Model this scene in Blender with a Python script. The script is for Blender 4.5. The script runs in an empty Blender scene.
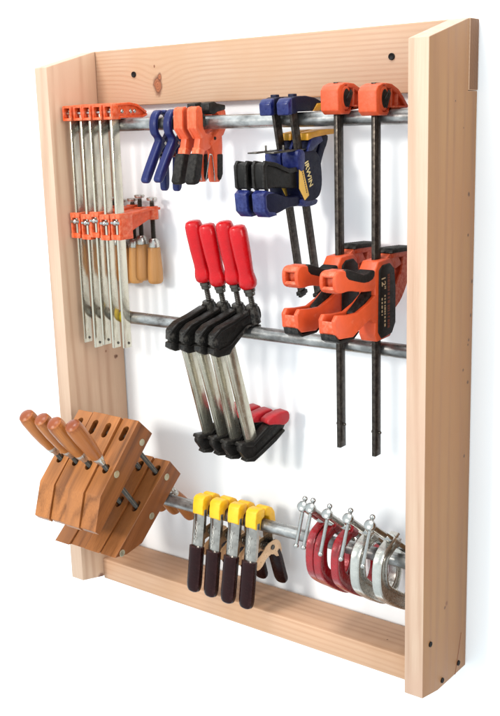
import bpy, bmesh, math, random
from mathutils import Vector, Matrix
random.seed(7)
S = bpy.context.scene
COL = S.collection

# ------------------------------------------------------------------ helpers
def lin(h):
    h = h.lstrip('#')
    c = [int(h[i:i+2], 16)/255 for i in (0, 2, 4)]
    return tuple([(x/12.92 if x <= .04045 else ((x+.055)/1.055)**2.4) for x in c] + [1.0])

def chaikin(pts, n=1, closed=True):
    for _ in range(n):
        out = []
        m = len(pts)
        for i in range(m if closed else m-1):
            a, b = pts[i], pts[(i+1) % m]
            out.append(tuple(a[k]*.75+b[k]*.25 for k in range(len(a))))
            out.append(tuple(a[k]*.25+b[k]*.75 for k in range(len(a))))
        if not closed:
            out = [pts[0]]+out[1:-1]+[pts[-1]]
        pts = out
    return pts

def catmull(pts, n=6):
    out = []
    P = [pts[0]]+list(pts)+[pts[-1]]
    for i in range(1, len(P)-2):
        p0, p1, p2, p3 = P[i-1:i+3]
        for k in range(n):
            t = k/n
            out.append(tuple(.5*((2*p1[j])+(-p0[j]+p2[j])*t+(2*p0[j]-5*p1[j]+4*p2[j]-p3[j])*t*t+(-p0[j]+3*p1[j]-3*p2[j]+p3[j])*t**3) for j in range(len(p1))))
    out.append(tuple(pts[-1]))
    return out

class MB:
    """collects shapes into one mesh; side profiles are given as (y, z) and extruded along x"""
    def __init__(s): s.bm = bmesh.new()
    def _merge(s, t, mat_index=0):
        me = bpy.data.meshes.new('tmp'); t.to_mesh(me); t.free()
        s.bm.from_mesh(me); bpy.data.meshes.remove(me)
        return s
    def prism(s, pts, x0, x1, bev=.001, seg=2):
        t = bmesh.new()
        a = [t.verts.new((x0, p[0], p[1])) for p in pts]
        b = [t.verts.new((x1, p[0], p[1])) for p in pts]
        n = len(pts)
        t.faces.new(a); t.faces.new(b[::-1])
        for i in range(n):
            t.faces.new((a[(i+1) % n], a[i], b[i], b[(i+1) % n]))
        bmesh.ops.recalc_face_normals(t, faces=t.faces)
        if bev > 0:
            es = [e for e in t.edges if len(e.link_faces) == 2 and e.calc_face_angle(0) > .45]
            bmesh.ops.bevel(t, geom=es, offset=bev, segments=seg, profile=.5, affect='EDGES', clamp_overlap=True)
        return s._merge(t)
    def pillow(s, pts, x0, x1, b=.004, seg=4):
        """extruded side profile with fully rounded rims (for moulded levers and handles)"""
        t = bmesh.new(); n = len(pts); P = [Vector(p) for p in pts]
        ar = sum(P[i].x*P[(i+1) % n].y-P[(i+1) % n].x*P[i].y for i in range(n))
        sg = 1 if ar > 0 else -1
        N = []
        for i in range(n):
            d = (P[(i+1) % n]-P[i-1]).normalized(); N.append(Vector((-d.y, d.x))*sg)
        b = min(b, (x1-x0)*.5-1e-5)
        rings = [(x0+b*(1-math.sin((seg-k)/seg*math.pi/2)), b*(1-math.cos((seg-k)/seg*math.pi/2))) for k in range(seg+1)]
        half = rings; other = [(x0+x1-x, o) for (x, o) in half[::-1]]
        V = []
        for (x, o) in half+other:
            V.append([t.verts.new((x, P[i].x+N[i].x*o, P[i].y+N[i].y*o)) for i in range(n)])
        for A, B in zip(V, V[1:]):
            for i in range(n): t.faces.new((A[i], A[(i+1) % n], B[(i+1) % n], B[i]))
        t.faces.new(V[0][::-1]); t.faces.new(V[-1])
        bmesh.ops.recalc_face_normals(t, faces=t.faces)
        return s._merge(t)
    def box(s, x0, x1, y0, y1, z0, z1, bev=.001, seg=2):
        return s.prism([(y0, z0), (y1, z0), (y1, z1), (y0, z1)], x0, x1, bev, seg)
    def obox(s, c, d, w, l0, l1, h0, h1, bev=.001):
        """box in the y-z plane: along direction d from l0 to l1, across from h0 to h1, x half width w"""
        d = Vector((d[0], d[1])).normalized(); n = Vector((-d.y, d.x)); c0 = Vector((c[1], c[2]))
        q = [c0+d*l0+n*h0, c0+d*l1+n*h0, c0+d*l1+n*h1, c0+d*l0+n*h1]
        return s.prism([(p.x, p.y) for p in q], c[0]-w, c[0]+w, bev)
    def lathe(s, o, d, prof, seg=24, sq=0):
        t = bmesh.new()
        o = Vector(o); d = Vector(d).normalized()
        u = d.orthogonal().normalized() if abs(d.x) > .9 else Vector((1, 0, 0)).cross(d).normalized()
        v = d.cross(u)
        rings = []
        for (h, r) in prof:
            ring = []
            for k in range(seg):
                a = 2*math.pi*(k+.5)/seg
                rr = r*(1+sq*math.cos(4*a)) if sq else r
                ring.append(t.verts.new(o+d*h+(u*math.cos(a)+v*math.sin(a))*max(rr, 1e-5)))
            rings.append(ring)
        for A, B in zip(rings, rings[1:]):
            for k in range(seg):
                t.faces.new((A[k], A[(k+1) % seg], B[(k+1) % seg], B[k]))
        t.faces.new(rings[0][::-1]); t.faces.new(rings[-1])
        bmesh.ops.recalc_face_normals(t, faces=t.faces)
        return s._merge(t)
    def rod(s, a, b, r, ch=.0006, seg=20):
        a = Vector(a); b = Vector(b); L = (b-a).length
        return s.lathe(a, b-a, [(0, r-ch), (ch, r), (L-ch, r), (L, r-ch)], seg)
    def ball(s, c, r):
        return s.lathe(c, (0, 0, 1), [(-r*math.cos(math.pi*k/10), r*math.sin(math.pi*k/10)) for k in range(11)], 18)
    def sweep(s, path, sec, scl=None, x=0):
        """sweep section [(n, x)] along a path in the y-z plane"""
        t = bmesh.new(); rings = []
        m = len(path)
        for i, p in enumerate(path):
            a = Vector(path[max(i-1, 0)]); b = Vector(path[min(i+1, m-1)])
            tt = (b-a).normalized(); n = Vector((-tt.y, tt.x))
            k = scl[i] if scl else (1, 1)
            if not isinstance(k, tuple): k = (k, k)
            rings.append([t.verts.new((x+q[1]*k[1], p[0]+n.x*q[0]*k[0], p[1]+n.y*q[0]*k[0])) for q in sec])
        L = len(sec)
        for A, B in zip(rings, rings[1:]):
            for k in range(L):
                t.faces.new((A[k], A[(k+1) % L], B[(k+1) % L], B[k]))
        t.faces.new(rings[0][::-1]); t.faces.new(rings[-1])
        bmesh.ops.recalc_face_normals(t, faces=t.faces)
        return s._merge(t)
    def wire(s, pts, r, seg=8):
        """round wire through 3-D points"""
        t = bmesh.new(); rings = []; m = len(pts); P = [Vector(p) for p in pts]
        u = None
        for i in range(m):
            d = (P[min(i+1, m-1)]-P[max(i-1, 0)]).normalized()
            if u is None: u = d.orthogonal().normalized()
            u = (u-d*u.dot(d)).normalized(); v = d.cross(u)
            rings.append([t.verts.new(P[i]+(u*math.cos(2*math.pi*k/seg)+v*math.sin(2*math.pi*k/seg))*r) for k in range(seg)])
        for A, B in zip(rings, rings[1:]):
            for k in range(seg): t.faces.new((A[k], A[(k+1) % seg], B[(k+1) % seg], B[k]))
        t.faces.new(rings[0][::-1]); t.faces.new(rings[-1])
        bmesh.ops.recalc_face_normals(t, faces=t.faces)
        return s._merge(t)
    def text(s, body, size, o, right, up, depth=.0004, bold=.0):
        cu = bpy.data.curves.new('t', 'FONT'); cu.body = body; cu.size = 1; cu.extrude = .02; cu.offset = bold
        ob = bpy.data.objects.new('t', cu); COL.objects.link(ob)
        dg = bpy.context.evaluated_depsgraph_get()
        me = bpy.data.meshes.new_from_object(ob.evaluated_get(dg))
        bpy.data.objects.remove(ob); bpy.data.curves.remove(cu)
        R = Vector(right).normalized(); U = Vector(up).normalized(); N = R.cross(U)
        O = Vector(o)
        for v in me.vertices:
            c = v.co.copy(); v.co = O+R*c.x*size+U*c.y*size+N*(c.z/.02*depth*.5)
        s.bm.from_mesh(me); bpy.data.meshes.remove(me)
        return s
    def build(s, name, mat, parent=None, angle=.6):
        bm = s.bm
        for f in bm.faces: f.smooth = True
        for e in bm.edges:
            if len(e.link_faces) == 2 and e.calc_face_angle(0) > angle: e.smooth = False
        me = bpy.data.meshes.new(name); bm.to_mesh(me); bm.free()
        for m in (mat if isinstance(mat, (list, tuple)) else [mat]): me.materials.append(m)
        o = bpy.data.objects.new(name, me); COL.objects.link(o)
        if parent: o.parent = parent
        return o

def thing(name, label, cat, loc, rotz=0, group=None, rotx=0):
    o = bpy.data.objects.new(name, None); COL.objects.link(o)
    o.empty_display_size = .02
    o.location = loc; o.rotation_euler = (rotx, 0, rotz)
    o['label'] = label; o['category'] = cat
    if group: o['group'] = group
    return o

def dup(root, loc, label, rotz=None, rotx=None):
    r = root.copy(); COL.objects.link(r); r.location = loc; r['label'] = label
    e = list(r.rotation_euler)
    if rotz is not None: e[2] = rotz
    if rotx is not None: e[0] = rotx
    r.rotation_euler = e
    for ch in list(root.children):
        c = ch.copy(); COL.objects.link(c); c.parent = r
        for g in list(ch.children):
            d = g.copy(); COL.objects.link(d); d.parent = c
    return r

def nudge(root, names, off):
    for ch in root.children:
        if ch.name.split('.')[0] in names: ch.location = Vector(ch.location)+Vector(off)

# ------------------------------------------------------------------ materials
class NT:
    def __init__(s, name):
        s.m = bpy.data.materials.new(name); s.m.use_nodes = True
        s.t = s.m.node_tree; s.b = s.t.nodes['Principled BSDF']
        s.obj = s.t.nodes.new('ShaderNodeTexCoord').outputs['Object']
    def n(s, typ, **kw):
        o = s.t.nodes.new(typ)
        for k, v in kw.items(): setattr(o, k, v)
        return o
    def l(s, a, b): s.t.links.new(a, b)
    def val(s, sock, v):
        if hasattr(v, 'is_output'): s.l(v, sock)
        else: sock.default_value = v
    def math(s, op, a, b=0.0, c=None):
        o = s.n('ShaderNodeMath', operation=op); s.val(o.inputs[0], a); s.val(o.inputs[1], b)
        if c is not None: s.val(o.inputs[2], c)
        return o.outputs[0]
    def noise(s, scale, detail=4, vec=None, rough=.55, stretch=None, dist=0):
        v = vec or s.obj
        if stretch:
            mp = s.n('ShaderNodeMapping'); mp.inputs['Scale'].default_value = stretch; s.l(v, mp.inputs[0]); v = mp.outputs[0]
        o = s.n('ShaderNodeTexNoise'); s.l(v, o.inputs['Vector'])
        o.inputs['Scale'].default_value = scale; o.inputs['Detail'].default_value = detail
        o.inputs['Roughness'].default_value = rough; o.inputs['Distortion'].default_value = dist
        return o.outputs['Fac']
    def rng(s, v, a, b, c=0., d=1.):
        o = s.n('ShaderNodeMapRange'); s.l(v, o.inputs[0])
        for i, q in enumerate((a, b, c, d)): s.val(o.inputs[i+1], q)
        return o.outputs[0]
    def mix(s, f, a, b, mode='MIX'):
        o = s.n('ShaderNodeMix', data_type='RGBA', blend_type=mode)
        s.val(o.inputs[0], f); s.val(o.inputs[6], a); s.val(o.inputs[7], b)
        return o.outputs[2]
    def bump(s, h, dist, strength=1.):
        o = s.n('ShaderNodeBump'); o.inputs['Distance'].default_value = dist; o.inputs['Strength'].default_value = strength
        s.l(h, o.inputs['Height']); s.l(o.outputs[0], s.b.inputs['Normal'])
    def dist_to(s, p, scale=(1, 1, 1)):
        v = s.n('ShaderNodeVectorMath', operation='SUBTRACT'); s.l(s.obj, v.inputs[0]); v.inputs[1].default_value = p
        w = s.n('ShaderNodeVectorMath', operation='MULTIPLY'); s.l(v.outputs[0], w.inputs[0]); w.inputs[1].default_value = scale
        q = s.n('ShaderNodeVectorMath', operation='LENGTH'); s.l(w.outputs[0], q.inputs[0])
        return q.outputs['Value']

def simple(name, col, rough=.45, metal=0, var=.12, vs=60, bumpd=.0002, bs=300, spec=.5, col2=None, c2t=(.5, .7), c2s=40, coat=0, stretch=None, wear=None, edge=.5, scuff=.35):
    t = NT(name); c = lin(col)
    d = tuple(x*(1-2*var) for x in c[:3])+(1,); e = tuple(min(1, x*(1+var)) for x in c[:3])+(1,)
    out = t.mix(t.rng(t.noise(vs, 5, stretch=stretch), .3, .7), d, e)
    if col2: out = t.mix(t.rng(t.noise(c2s, 4, rough=.6, stretch=stretch), *c2t), out, lin(col2))
    if wear:
        ge = t.n('ShaderNodeNewGeometry')
        ed = t.math('MULTIPLY', t.rng(ge.outputs['Pointiness'], .53, .60), t.rng(t.noise(130, 5, rough=.7), .42, .62))
        out = t.mix(t.math('MULTIPLY', ed, edge), out, lin(wear))
        sc = t.math('MULTIPLY', t.rng(t.noise(90, 8, rough=.75, stretch=(1, .35, 2.2), dist=1.5), .60, .70), scuff)
        out = t.mix(sc, out, lin(wear))
    t.l(out, t.b.inputs['Base Color'])
    t.b.inputs['Metallic'].default_value = metal
    t.l(t.rng(t.noise(vs*2.3, 4), .3, .7, max(.04, rough-.09), rough+.09), t.b.inputs['Roughness'])
    t.b.inputs['Specular IOR Level'].default_value = spec
    t.b.inputs['Coat Weight'].default_value = coat
    t.b.inputs['Coat Roughness'].default_value = .1
    if bumpd: t.bump(t.noise(bs, 3), bumpd)
    return t.m

def wood(name, light, dark, along='z', freq=300., rough=.5, warp=6., fibre=.25, knots=(), marks=(), contrast=1., tint=None, off=0., endaxis=None, endcol=None, rnd=False, face=None):
    """board grain: along = fibre direction, rings run across it"""
    t = NT(name)
    st = {'x': (.06, 1, 1), 'y': (1, .06, 1), 'z': (1, 1, .06)}[along]
    sep = t.n('ShaderNodeSeparateXYZ')
    vec = t.obj
    if rnd:
        oi = t.n('ShaderNodeObjectInfo'); ad = t.n('ShaderNodeVectorMath', operation='ADD')
        mu = t.n('ShaderNodeVectorMath', operation='SCALE'); mu.inputs[0].default_value = (3., 5., 7.); t.l(oi.outputs['Random'], mu.inputs['Scale'])
        t.l(t.obj, ad.inputs[0]); t.l(mu.outputs[0], ad.inputs[1]); vec = ad.outputs[0]
    t.l(vec, sep.inputs[0])
    ax = {'x': 0, 'y': 1, 'z': 2}
    others = [k for k in 'xyz' if k != along]
    a, b = sep.outputs[ax[others[0]]], sep.outputs[ax[others[1]]]
    ph = t.math('ADD', t.math('MULTIPLY', a, freq*.55), t.math('MULTIPLY', b, freq*.85))
    ph = t.math('ADD', ph, t.math('MULTIPLY', t.noise(9, 2, vec, stretch=st), warp*3))
    ph = t.math('ADD', ph, t.math('MULTIPLY', t.noise(45, 3, vec, stretch=st), warp*.45))
    ph = t.math('ADD', ph, off)
    kcol = []
    for (p, R, amp, r0) in knots:
        sc = {'x': (.55, 1, 1), 'y': (1, .55, 1), 'z': (1, 1, .55)}[along]
        d = t.dist_to(p, sc)
        g = t.math('POWER', 2.718, t.math('MULTIPLY', t.math('POWER', t.math('DIVIDE', d, R), 2.), -1.))
        ph = t.math('ADD', ph, t.math('MULTIPLY', g, amp))
    w = t.math('MULTIPLY_ADD', t.math('SINE', ph), .5, .5)
    w = t.math('POWER', w, 2.2)
    big = t.rng(t.noise(14, 3, vec, stretch=st), .3, .7)
    f = t.math('MULTIPLY', w, t.math('MULTIPLY_ADD', big, .6*contrast, .25*contrast))
    st2 = tuple(.03 if q == .06 else 1. for q in st)
    fib = t.rng(t.noise(420, 4, vec, stretch=st2, rough=.7), .3, .75)
    f = t.math('ADD', f, t.math('MULTIPLY', fib, fibre))
    col = t.mix(f, lin(light), lin(dark))
    if tint: col = t.mix(t.rng(t.noise(5, 3, vec), .42, .68, 0, .8), col, lin(tint))
    for (p, R, amp, r0) in knots:
        nz = t.math('MULTIPLY', t.math('SUBTRACT', t.noise(70, 4), .5), r0*1.1)
        d = t.math('ADD', t.dist_to(p, (1, .25, .62) if along == 'x' else (1, .25, 1)), nz)
        col = t.mix(t.rng(d, r0*1.5, r0*.9, 0, .85), col, lin('#5c2f1c'))
        col = t.mix(t.rng(d, r0*.95, r0*.6, 0, .8), col, lin('#a4623f'))
        col = t.mix(t.math('MULTIPLY', t.rng(t.math('SINE', t.math('MULTIPLY', d, 1500.)), .2, .9), t.rng(d, r0*1.05, r0*.8, 0, .5)), col, lin('#4a2416'))
    for (p, r, c) in marks:
        nz = t.math('MULTIPLY', t.math('SUBTRACT', t.noise(250, 3), .5), r*1.2)
        d = t.math('ADD', t.dist_to(p), nz)
        col = t.mix(t.rng(d, r*1.5, r*.7, 0, .8), col, lin(c))
    if rnd:
        col = t.mix(1., col, t.mix(oi.outputs['Random'], (.80, .74, .70, 1), (1.12, 1.10, 1.06, 1)), 'MULTIPLY')
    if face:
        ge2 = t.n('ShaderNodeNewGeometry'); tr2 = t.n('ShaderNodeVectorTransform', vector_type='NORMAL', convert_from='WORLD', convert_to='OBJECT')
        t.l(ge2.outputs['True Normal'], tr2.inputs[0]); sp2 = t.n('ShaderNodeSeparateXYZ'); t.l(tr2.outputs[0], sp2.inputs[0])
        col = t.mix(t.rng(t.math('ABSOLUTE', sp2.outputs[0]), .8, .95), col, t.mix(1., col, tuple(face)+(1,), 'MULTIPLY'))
    if endaxis:
        ge = t.n('ShaderNodeNewGeometry'); tr = t.n('ShaderNodeVectorTransform', vector_type='NORMAL', convert_from='WORLD', convert_to='OBJECT')
        t.l(ge.outputs['True Normal'], tr.inputs[0]); sp = t.n('ShaderNodeSeparateXYZ'); t.l(tr.outputs[0], sp.inputs[0])
        e = t.math('ABSOLUTE', sp.outputs[ax[endaxis]])
        ec = t.mix(t.rng(t.math('SINE', t.math('ADD', t.math('MULTIPLY', a, 900.), t.math('MULTIPLY', t.noise(40, 2), 6.))), -.5, 1), lin(endcol), tuple(q*.72 for q in lin(endcol)[:3])+(1,))
        col = t.mix(t.rng(e, .75, .85), col, ec)
    t.l(col, t.b.inputs['Base Color'])
    t.l(t.rng(f, 0, 1, rough+.08, rough-.06), t.b.inputs['Roughness'])
    t.b.inputs['Specular IOR Level'].default_value = .35
    t.bump(t.math('ADD', t.math('MULTIPLY', fib, .6), t.math('MULTIPLY', w, .4)), .00025, .5)
    return t.m

PINE = ('#e8bd94', '#c98d5e')
M = {}
edge_marks = [((.935, y, z), r, '#4a2a18') for (y, z, r) in ((-.026, .75, .0034), (-.026, .678, .0026), (-.006, .592, .003), (-.009, .53, .0028), (-.015, .485, .0026), (-.018, .476, .002), (-.036, .432, .0024), (-.016, .405, .003), (-.025, .264, .0028), (-.085, .91, .0015), (-.052, .865, .0013))]
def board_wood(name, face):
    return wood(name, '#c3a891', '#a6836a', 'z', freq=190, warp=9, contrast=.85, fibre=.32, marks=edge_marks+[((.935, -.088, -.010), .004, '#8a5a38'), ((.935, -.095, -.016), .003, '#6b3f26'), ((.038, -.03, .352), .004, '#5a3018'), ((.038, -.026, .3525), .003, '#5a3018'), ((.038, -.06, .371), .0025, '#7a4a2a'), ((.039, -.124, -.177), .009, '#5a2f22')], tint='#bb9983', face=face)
M['side'] = board_wood('pine_board', (1.06, 1.0, .93))  # face multiplier paints fill light onto the left board's inner side
M['side_tan_shade'] = board_wood('tan_shaded_pine_board', (.48, .325, .165))  # x faces: tan wood tone plus shade painted in against the side fill
M['rail'] = wood('pine_rail', '#b7977d', '#9a6f52', 'x', freq=880, warp=7, contrast=.62, fibre=.25, knots=[((.219, -.036, .966), .042, 13., .0105), ((.226, -.036, .984), .024, 5., .0048), ((.212, -.036, 1.006), .02, 3., .0018)], endaxis='x', endcol='#6d4728', tint='#ae8868')
M['sill'] = wood('pine_sill', '#c39d7f', '#a17352', 'x', freq=620, warp=8, contrast=.7, fibre=.25, tint='#b78b66', marks=[((.80, -.075, -.1326), .0016, '#5a3018')])
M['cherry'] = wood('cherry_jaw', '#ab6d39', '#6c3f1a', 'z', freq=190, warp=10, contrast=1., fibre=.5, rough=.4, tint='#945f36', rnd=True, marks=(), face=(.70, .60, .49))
M['handle_wood'] = wood('stained_handle', '#c07c40', '#7d4520', 'z', freq=170, warp=7, contrast=.8, fibre=.5, rough=.3, tint='#a05c2e', rnd=True, marks=[((0, 0, .114), .017, '#7a3418')])
M['birch'] = wood('birch_handle', '#d19d62', '#a06c36', 'z', freq=220, warp=4, contrast=.5, fibre=.25, rough=.3, tint='#c28a4e', rnd=True)
M['pipe'] = simple('galvanised_pipe', '#aaa9a6', .33, .85, .28, 45, .0001, 160, col2='#5f5b58', c2t=(.46, .68), c2s=34, stretch=(.5, 1, 1))
M['bar'] = simple('plated_bar', '#c9c3b2', .22, .88, .08, 30, .00003, 200, col2='#8d7f64', c2t=(.54, .78), c2s=45, stretch=(1, 1, .25))
M['steel'] = simple('bright_steel', '#b4b2ad', .2, 1, .1, 80, .0001, 300)
M['nickel'] = simple('nickel_casting', '#c6c3bb', .27, .9, .08, 60, .00015, 120, col2='#aaa59a', c2t=(.6, .85), c2s=50)
M['zinc'] = simple('zinc_nut', '#b6ae94', .42, .85, .12, 90, .00004)
M['orange'] = simple('orange_paint', '#cf4614', .38, 0, .08, 70, .0001, 160, col2='#b23c10', c2t=(.6, .8), c2s=60, wear='#e9a581', spec=.35)
M['orange_plastic'] = simple('orange_plastic', '#c84a22', .42, 0, .05, 50, .0002, 500, wear='#ea9a80', scuff=.25, spec=.35)
M['coral'] = simple('coral_plastic', '#d5552e', .42, 0, .05, 60, .0002, 500, wear='#ee9a78', scuff=.25, spec=.35)
M['navy'] = simple('navy_plastic', '#111950', .36, 0, .08, 60, .0002, 400, wear='#5a66a8', scuff=.25, spec=.35)
M['navy_dark'] = simple('dark_navy_rubber', '#10122a', .45, 0, .1, 60, .0003, 500, wear='#4a4c60', scuff=.2, spec=.15)
M['black'] = simple('black_plastic', '#191715', .42, 0, .12, 80, .0002, 500, wear='#5c5854', scuff=.3, spec=.15)
M['rubber'] = simple('black_rubber', '#1a1715', .55, 0, .12, 90, .0004, 600, wear='#6a645c', scuff=.3, spec=.15)
M['oxide'] = simple('black_oxide_bar', '#2c2520', .36, .7, .12, 50, .0001, 300, wear='#6a6056', edge=.6, scuff=.10)
M['cast'] = simple('black_enamel_casting', '#1a1816', .33, 0, .15, 60, .0005, 220, wear='#6a645c', edge=.7, scuff=.08, spec=.15)
M['dark_steel'] = simple('dark_screw_steel', '#5a554e', .34, .85, .15, 80)
M['red_plastic'] = simple('red_plastic_handle', '#b90a14', .24, 0, .06, 50, .0004, 130, coat=0, spec=.35, wear='#e8837a', scuff=.15, edge=.2)
M['red_rubber'] = simple('red_pad', '#b01420', .4, 0, .08, 60, wear='#d8807a', scuff=.2)
M['yellow_vinyl'] = simple('yellow_vinyl', '#eeb417', .42, 0, .06, 70, .0005, 150, col2='#b98416', c2t=(.62, .75), c2s=70, wear='#6a4c1c', scuff=.55, edge=.2)
M['yellow_plastic'] = simple('amber_plastic', '#d99a1c', .42, 0, .08, 70)
M['maroon'] = simple('maroon_vinyl', '#200808', .24, 0, .12, 50, .0002, 90, spec=.16, wear='#6a4844', scuff=.15)
M['spring_plate'] = simple('worn_spring_plate', '#a29c94', .2, .95, .12, 60, .00005, 150, col2='#5a524b', c2t=(.56, .74), c2s=70)
M['cream'] = simple('warm_reflection_steel', '#d9b48c', .32, .4, .05, 60, .00002)  # steel cheek plates, their warm reflection put into the base colour
M['red_enamel'] = simple('red_enamel_casting', '#9c0f1b', .26, .15, .12, 60, .0007, 150, coat=.3, wear='#5a3a34', edge=.5, scuff=.4)
M['white_ink'] = simple('white_ink', '#d9d5cc', .6, 0, .05)
M['gold_ink'] = simple('gold_ink', '#e0b04a', .5, 0, .05)
M['pale_gold'] = simple('pale_gold_ink', '#e6cf8c', .5, 0, .05)
M['tan_ink'] = simple('tan_ink', '#cfb48c', .6, 0, .05)
M['rust_ink'] = simple('rust_ink', '#7a3a26', .6, 0, .05)
M['burn'] = simple('stamp_burn', '#6d3a1c', .7, 0, .1)
M['slot'] = simple('screw_black', '#1d1a18', .6, .2, .15, spec=.2)
M['tape'] = simple('yellow_label_band', '#d3b62f', .5, 0, .08)
def wall_mat():
    t = NT('white_wall')
    t.l(t.mix(t.rng(t.noise(6, 3), .3, .7), (.925, .945, .955, 1), (.94, .96, .97, 1)), t.b.inputs['Base Color'])
    t.b.inputs['Roughness'].default_value = .9; t.b.inputs['Specular IOR Level'].default_value = .1
    t.bump(t.noise(180, 4), .0003, .3)
    return t.m
M['wall'] = wall_mat()

# ------------------------------------------------------------------ wall
w = MB(); w.box(-9, 7, .003, .12, -5, 6, 0)
wo = w.build('wall', M['wall']); wo['kind'] = 'structure'

# ------------------------------------------------------------------ rack
W, T, D = .9349, .038, .182
ZF, ZT, TR, HR, ZB = 1.010, 1.0469, .0357, .1193, -.1636
PY = -.1117
PZ = {1: .8868, 2: .4731, 3: .0639}
rack = thing('clamp_rack', 'wall-hung pine rack of boards and rails with three metal pipes carrying the clamps', 'clamp rack', (0, 0, 0))
board = [(-D, ZF), (-TR-.0006, ZT), (-TR-.0006, ZT-HR-.0008), (0, ZT-HR-.0008), (0, -.1806), (-.119, -.1775), (-D, ZB)]
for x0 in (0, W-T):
    b = MB().prism(board, x0, x0+T, .0016).build('side_board', M['side_tan_shade' if x0 else 'side'], rack)
    if x0:
        for (y, z) in ((-.154, -.065), (-.103, -.164), (-.034, -.160)):
            MB().lathe((W-.0024, y, z), (1, 0, 0), [(0, .0052), (.0046, .0052), (.0049, .0046), (.0044, .0040), (.003, .0012), (.003, 0)], 16).build('screw', M['slot'], b)
        # split along the grain at the foot
        MB().prism([(-.0235, -.10), (-.0215, -.10), (-.0445, -.179), (-.0475, -.179)], W-.002, W+.0002, 0).build('split', M['burn'], b)
r = MB().prism([(-TR, ZT-HR), (0, ZT-HR), (0, ZT), (-TR, ZT)], .0005, W+.0012, .002, 3).build('top_rail', M['rail'], rack)
for x in (.152, .785):
    m = MB().lathe((x, -TR+.0014, .992), (0, -1, 0), [(0, .0062), (.0036, .0062), (.0040, .0055), (.0034, .0046), (.0022, .0014), (.0022, 0)], 18)
    m.build('screw', M['slot'], r)
MB().box(T-.0003, W-T+.0003, -.1137, -.007, -.1834, -.1326, .002, 3).build('bottom_rail', M['sill'], rack)
for k in (1, 2, 3):
    p = MB().rod((T-.012, PY, PZ[k]), (W-T+.012, PY, PZ[k]), .01335, .001, 40).build('pipe', M['pipe'], rack)
    if k == 2:
        MB().lathe((.150, PY, PZ[2]), (1, 0, 0), [(0, .0134), (.0003, .0139), (.022, .0139), (.0223, .0134)], 40).build('label_band', M['tape'], p)

# ------------------------------------------------------------------ orange steel bar clamps (hung from the top pipe)
def make_bar_clamp(loc, label):
    t = thing('bar_clamp', label, 'bar clamp', loc, 0, 'orange-jawed bar clamps hanging at the left end of the top pipe')
    MB().box(-.0031, .0031, -.0365, -.0137, -.476, .034, .0012).build('bar', M['bar'], t)
    MB().rod((-.0048, -.0225, -.466), (.0048, -.0225, -.466), .0030, .0008, 14).build('stop_pin', M['dark_steel'], t)
    m = MB()
    m.prism([(-.030, .0148), (-.030, .040), (.012, .042), (.034, .038), (.060, .0255), (.060, .018), (.02, .0148)], -.0072, .0072, .001)
    m.prism([(-.043, .0375), (-.043, .0425), (.012, .046), (.036, .042), (.063, .0275), (.061, .0225), (.035, .0365), (.012, .0405)], -.0125, .0125, .0012)
    m.prism([(-.044, .0115), (-.044, .0172), (.05, .0195), (.064, .0235), (.064, .0185), (.05, .0142), (-.018, .0138), (-.018, .0115)], -.0125, .0125, .0012)
    for s in (-1, 1):
        m.box(s*.0105-.0022, s*.0105+.0022, -.0434, -.024, .0135, .0415, .0008)
    j = m.build('fixed_jaw', M['orange'], t)
    MB().rod((-.0105, -.034, .027), (.0105, -.034, .027), .0042).build('rivet', M['steel'], j)
    r = MB()
    for y in (-.008, .018, .03):
        r.lathe((.0070, y, .028), (1, 0, 0), [(0, .0045), (.0012, .0042), (.0024, .0026), (.0026, 0)], 14)
    r.build('rivet', M['steel'], j)
    m = MB()
    for (z0, z1) in ((-.2395, -.2290), (-.1955, -.1845)):
        m.box(-.0135, .0135, -.0410, -.0005, z0, z1, .001)
    for s in (-1, 1):
        m.box(s*.0112-.002, s*.0112+.002, -.0400, -.001, -.2300, -.1950, .0006)
    m.box(-.0105, .0105, -.0128, -.0012, -.231, -.194, .0005)
    m.prism([(-.003, -.187), (-.003, -.229), (.010, -.222), (.06, -.2045), (.088, -.2015), (.090, -.182), (.06, -.181)], -.006, .006, .001)
    m.prism([(-.002, -.1858), (.06, -.1796), (.091, -.1803), (.091, -.1855), (.06, -.1852), (-.002, -.1915)], -.0125, .0125, .001)
    m.lathe((0, .077, -.206), (0, 0, 1), [(0, .0125), (.001, .0135), (.0275, .0135), (.0285, .0125)], 22)
    s = m.build('sliding_jaw', M['orange'], t)
    MB().rod((-.0125, -.0385, -.2035), (.0125, -.0385, -.2035), .0038).ball((.0, -.0395, -.2035), .0058).build('pin', M['steel'], s)
    th = [(0, .004)]
    for k in range(44): th += [(.001+k*.0021, .0056), (.002+k*.0021, .0046)]
    m = MB().lathe((0, .077, -.262), (0, 0, 1), th+[(.0955, .005), (.0956, .004)], 16)
    sc = m.build('screw', M['dark_steel'], t)
    MB().lathe((0, .077, -.1655), (0, 0, 1), [(0, .006), (.001, .0105), (.004, .0115), (.0065, .0115), (.0075, .0105)], 20).build('swivel_pad', M['nickel'], sc)
    h = MB().lathe((0, .077, -.2655), (0, 0, -1), [(0, .0105), (.001, .0122), (.006, .0142), (.012, .0140), (.03, .0154), (.055, .0170), (.074, .0172), (.080, .0160), (.083, .0135), (.0845, .0075), (.0848, 0)], 26).build('handle', M['birch'], t)
    MB().lathe((0, .077, -.248), (0, 0, -1), [(0, .009), (.001, .0102), (.006, .0122), (.0185, .0140), (.0195, .0136)], 24).build('ferrule', M['nickel'], h)
    return t
LB = ['leftmost orange-jawed steel bar clamp on the top pipe, tight against the left side board',
      'second orange-jawed steel bar clamp from the left side board on the top pipe',
      'middle one of the five orange-jawed steel bar clamps on the top pipe',
      'fourth orange-jawed steel bar clamp, between the middle one and the rightmost one',
      'rightmost orange-jawed steel bar clamp, its riveted jaw side and wooden handle in full view']
bx = [.0615, .0935, .1225, .1505, .184]
bc = make_bar_clamp((bx[0], PY, PZ[1]), LB[0])
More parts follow.
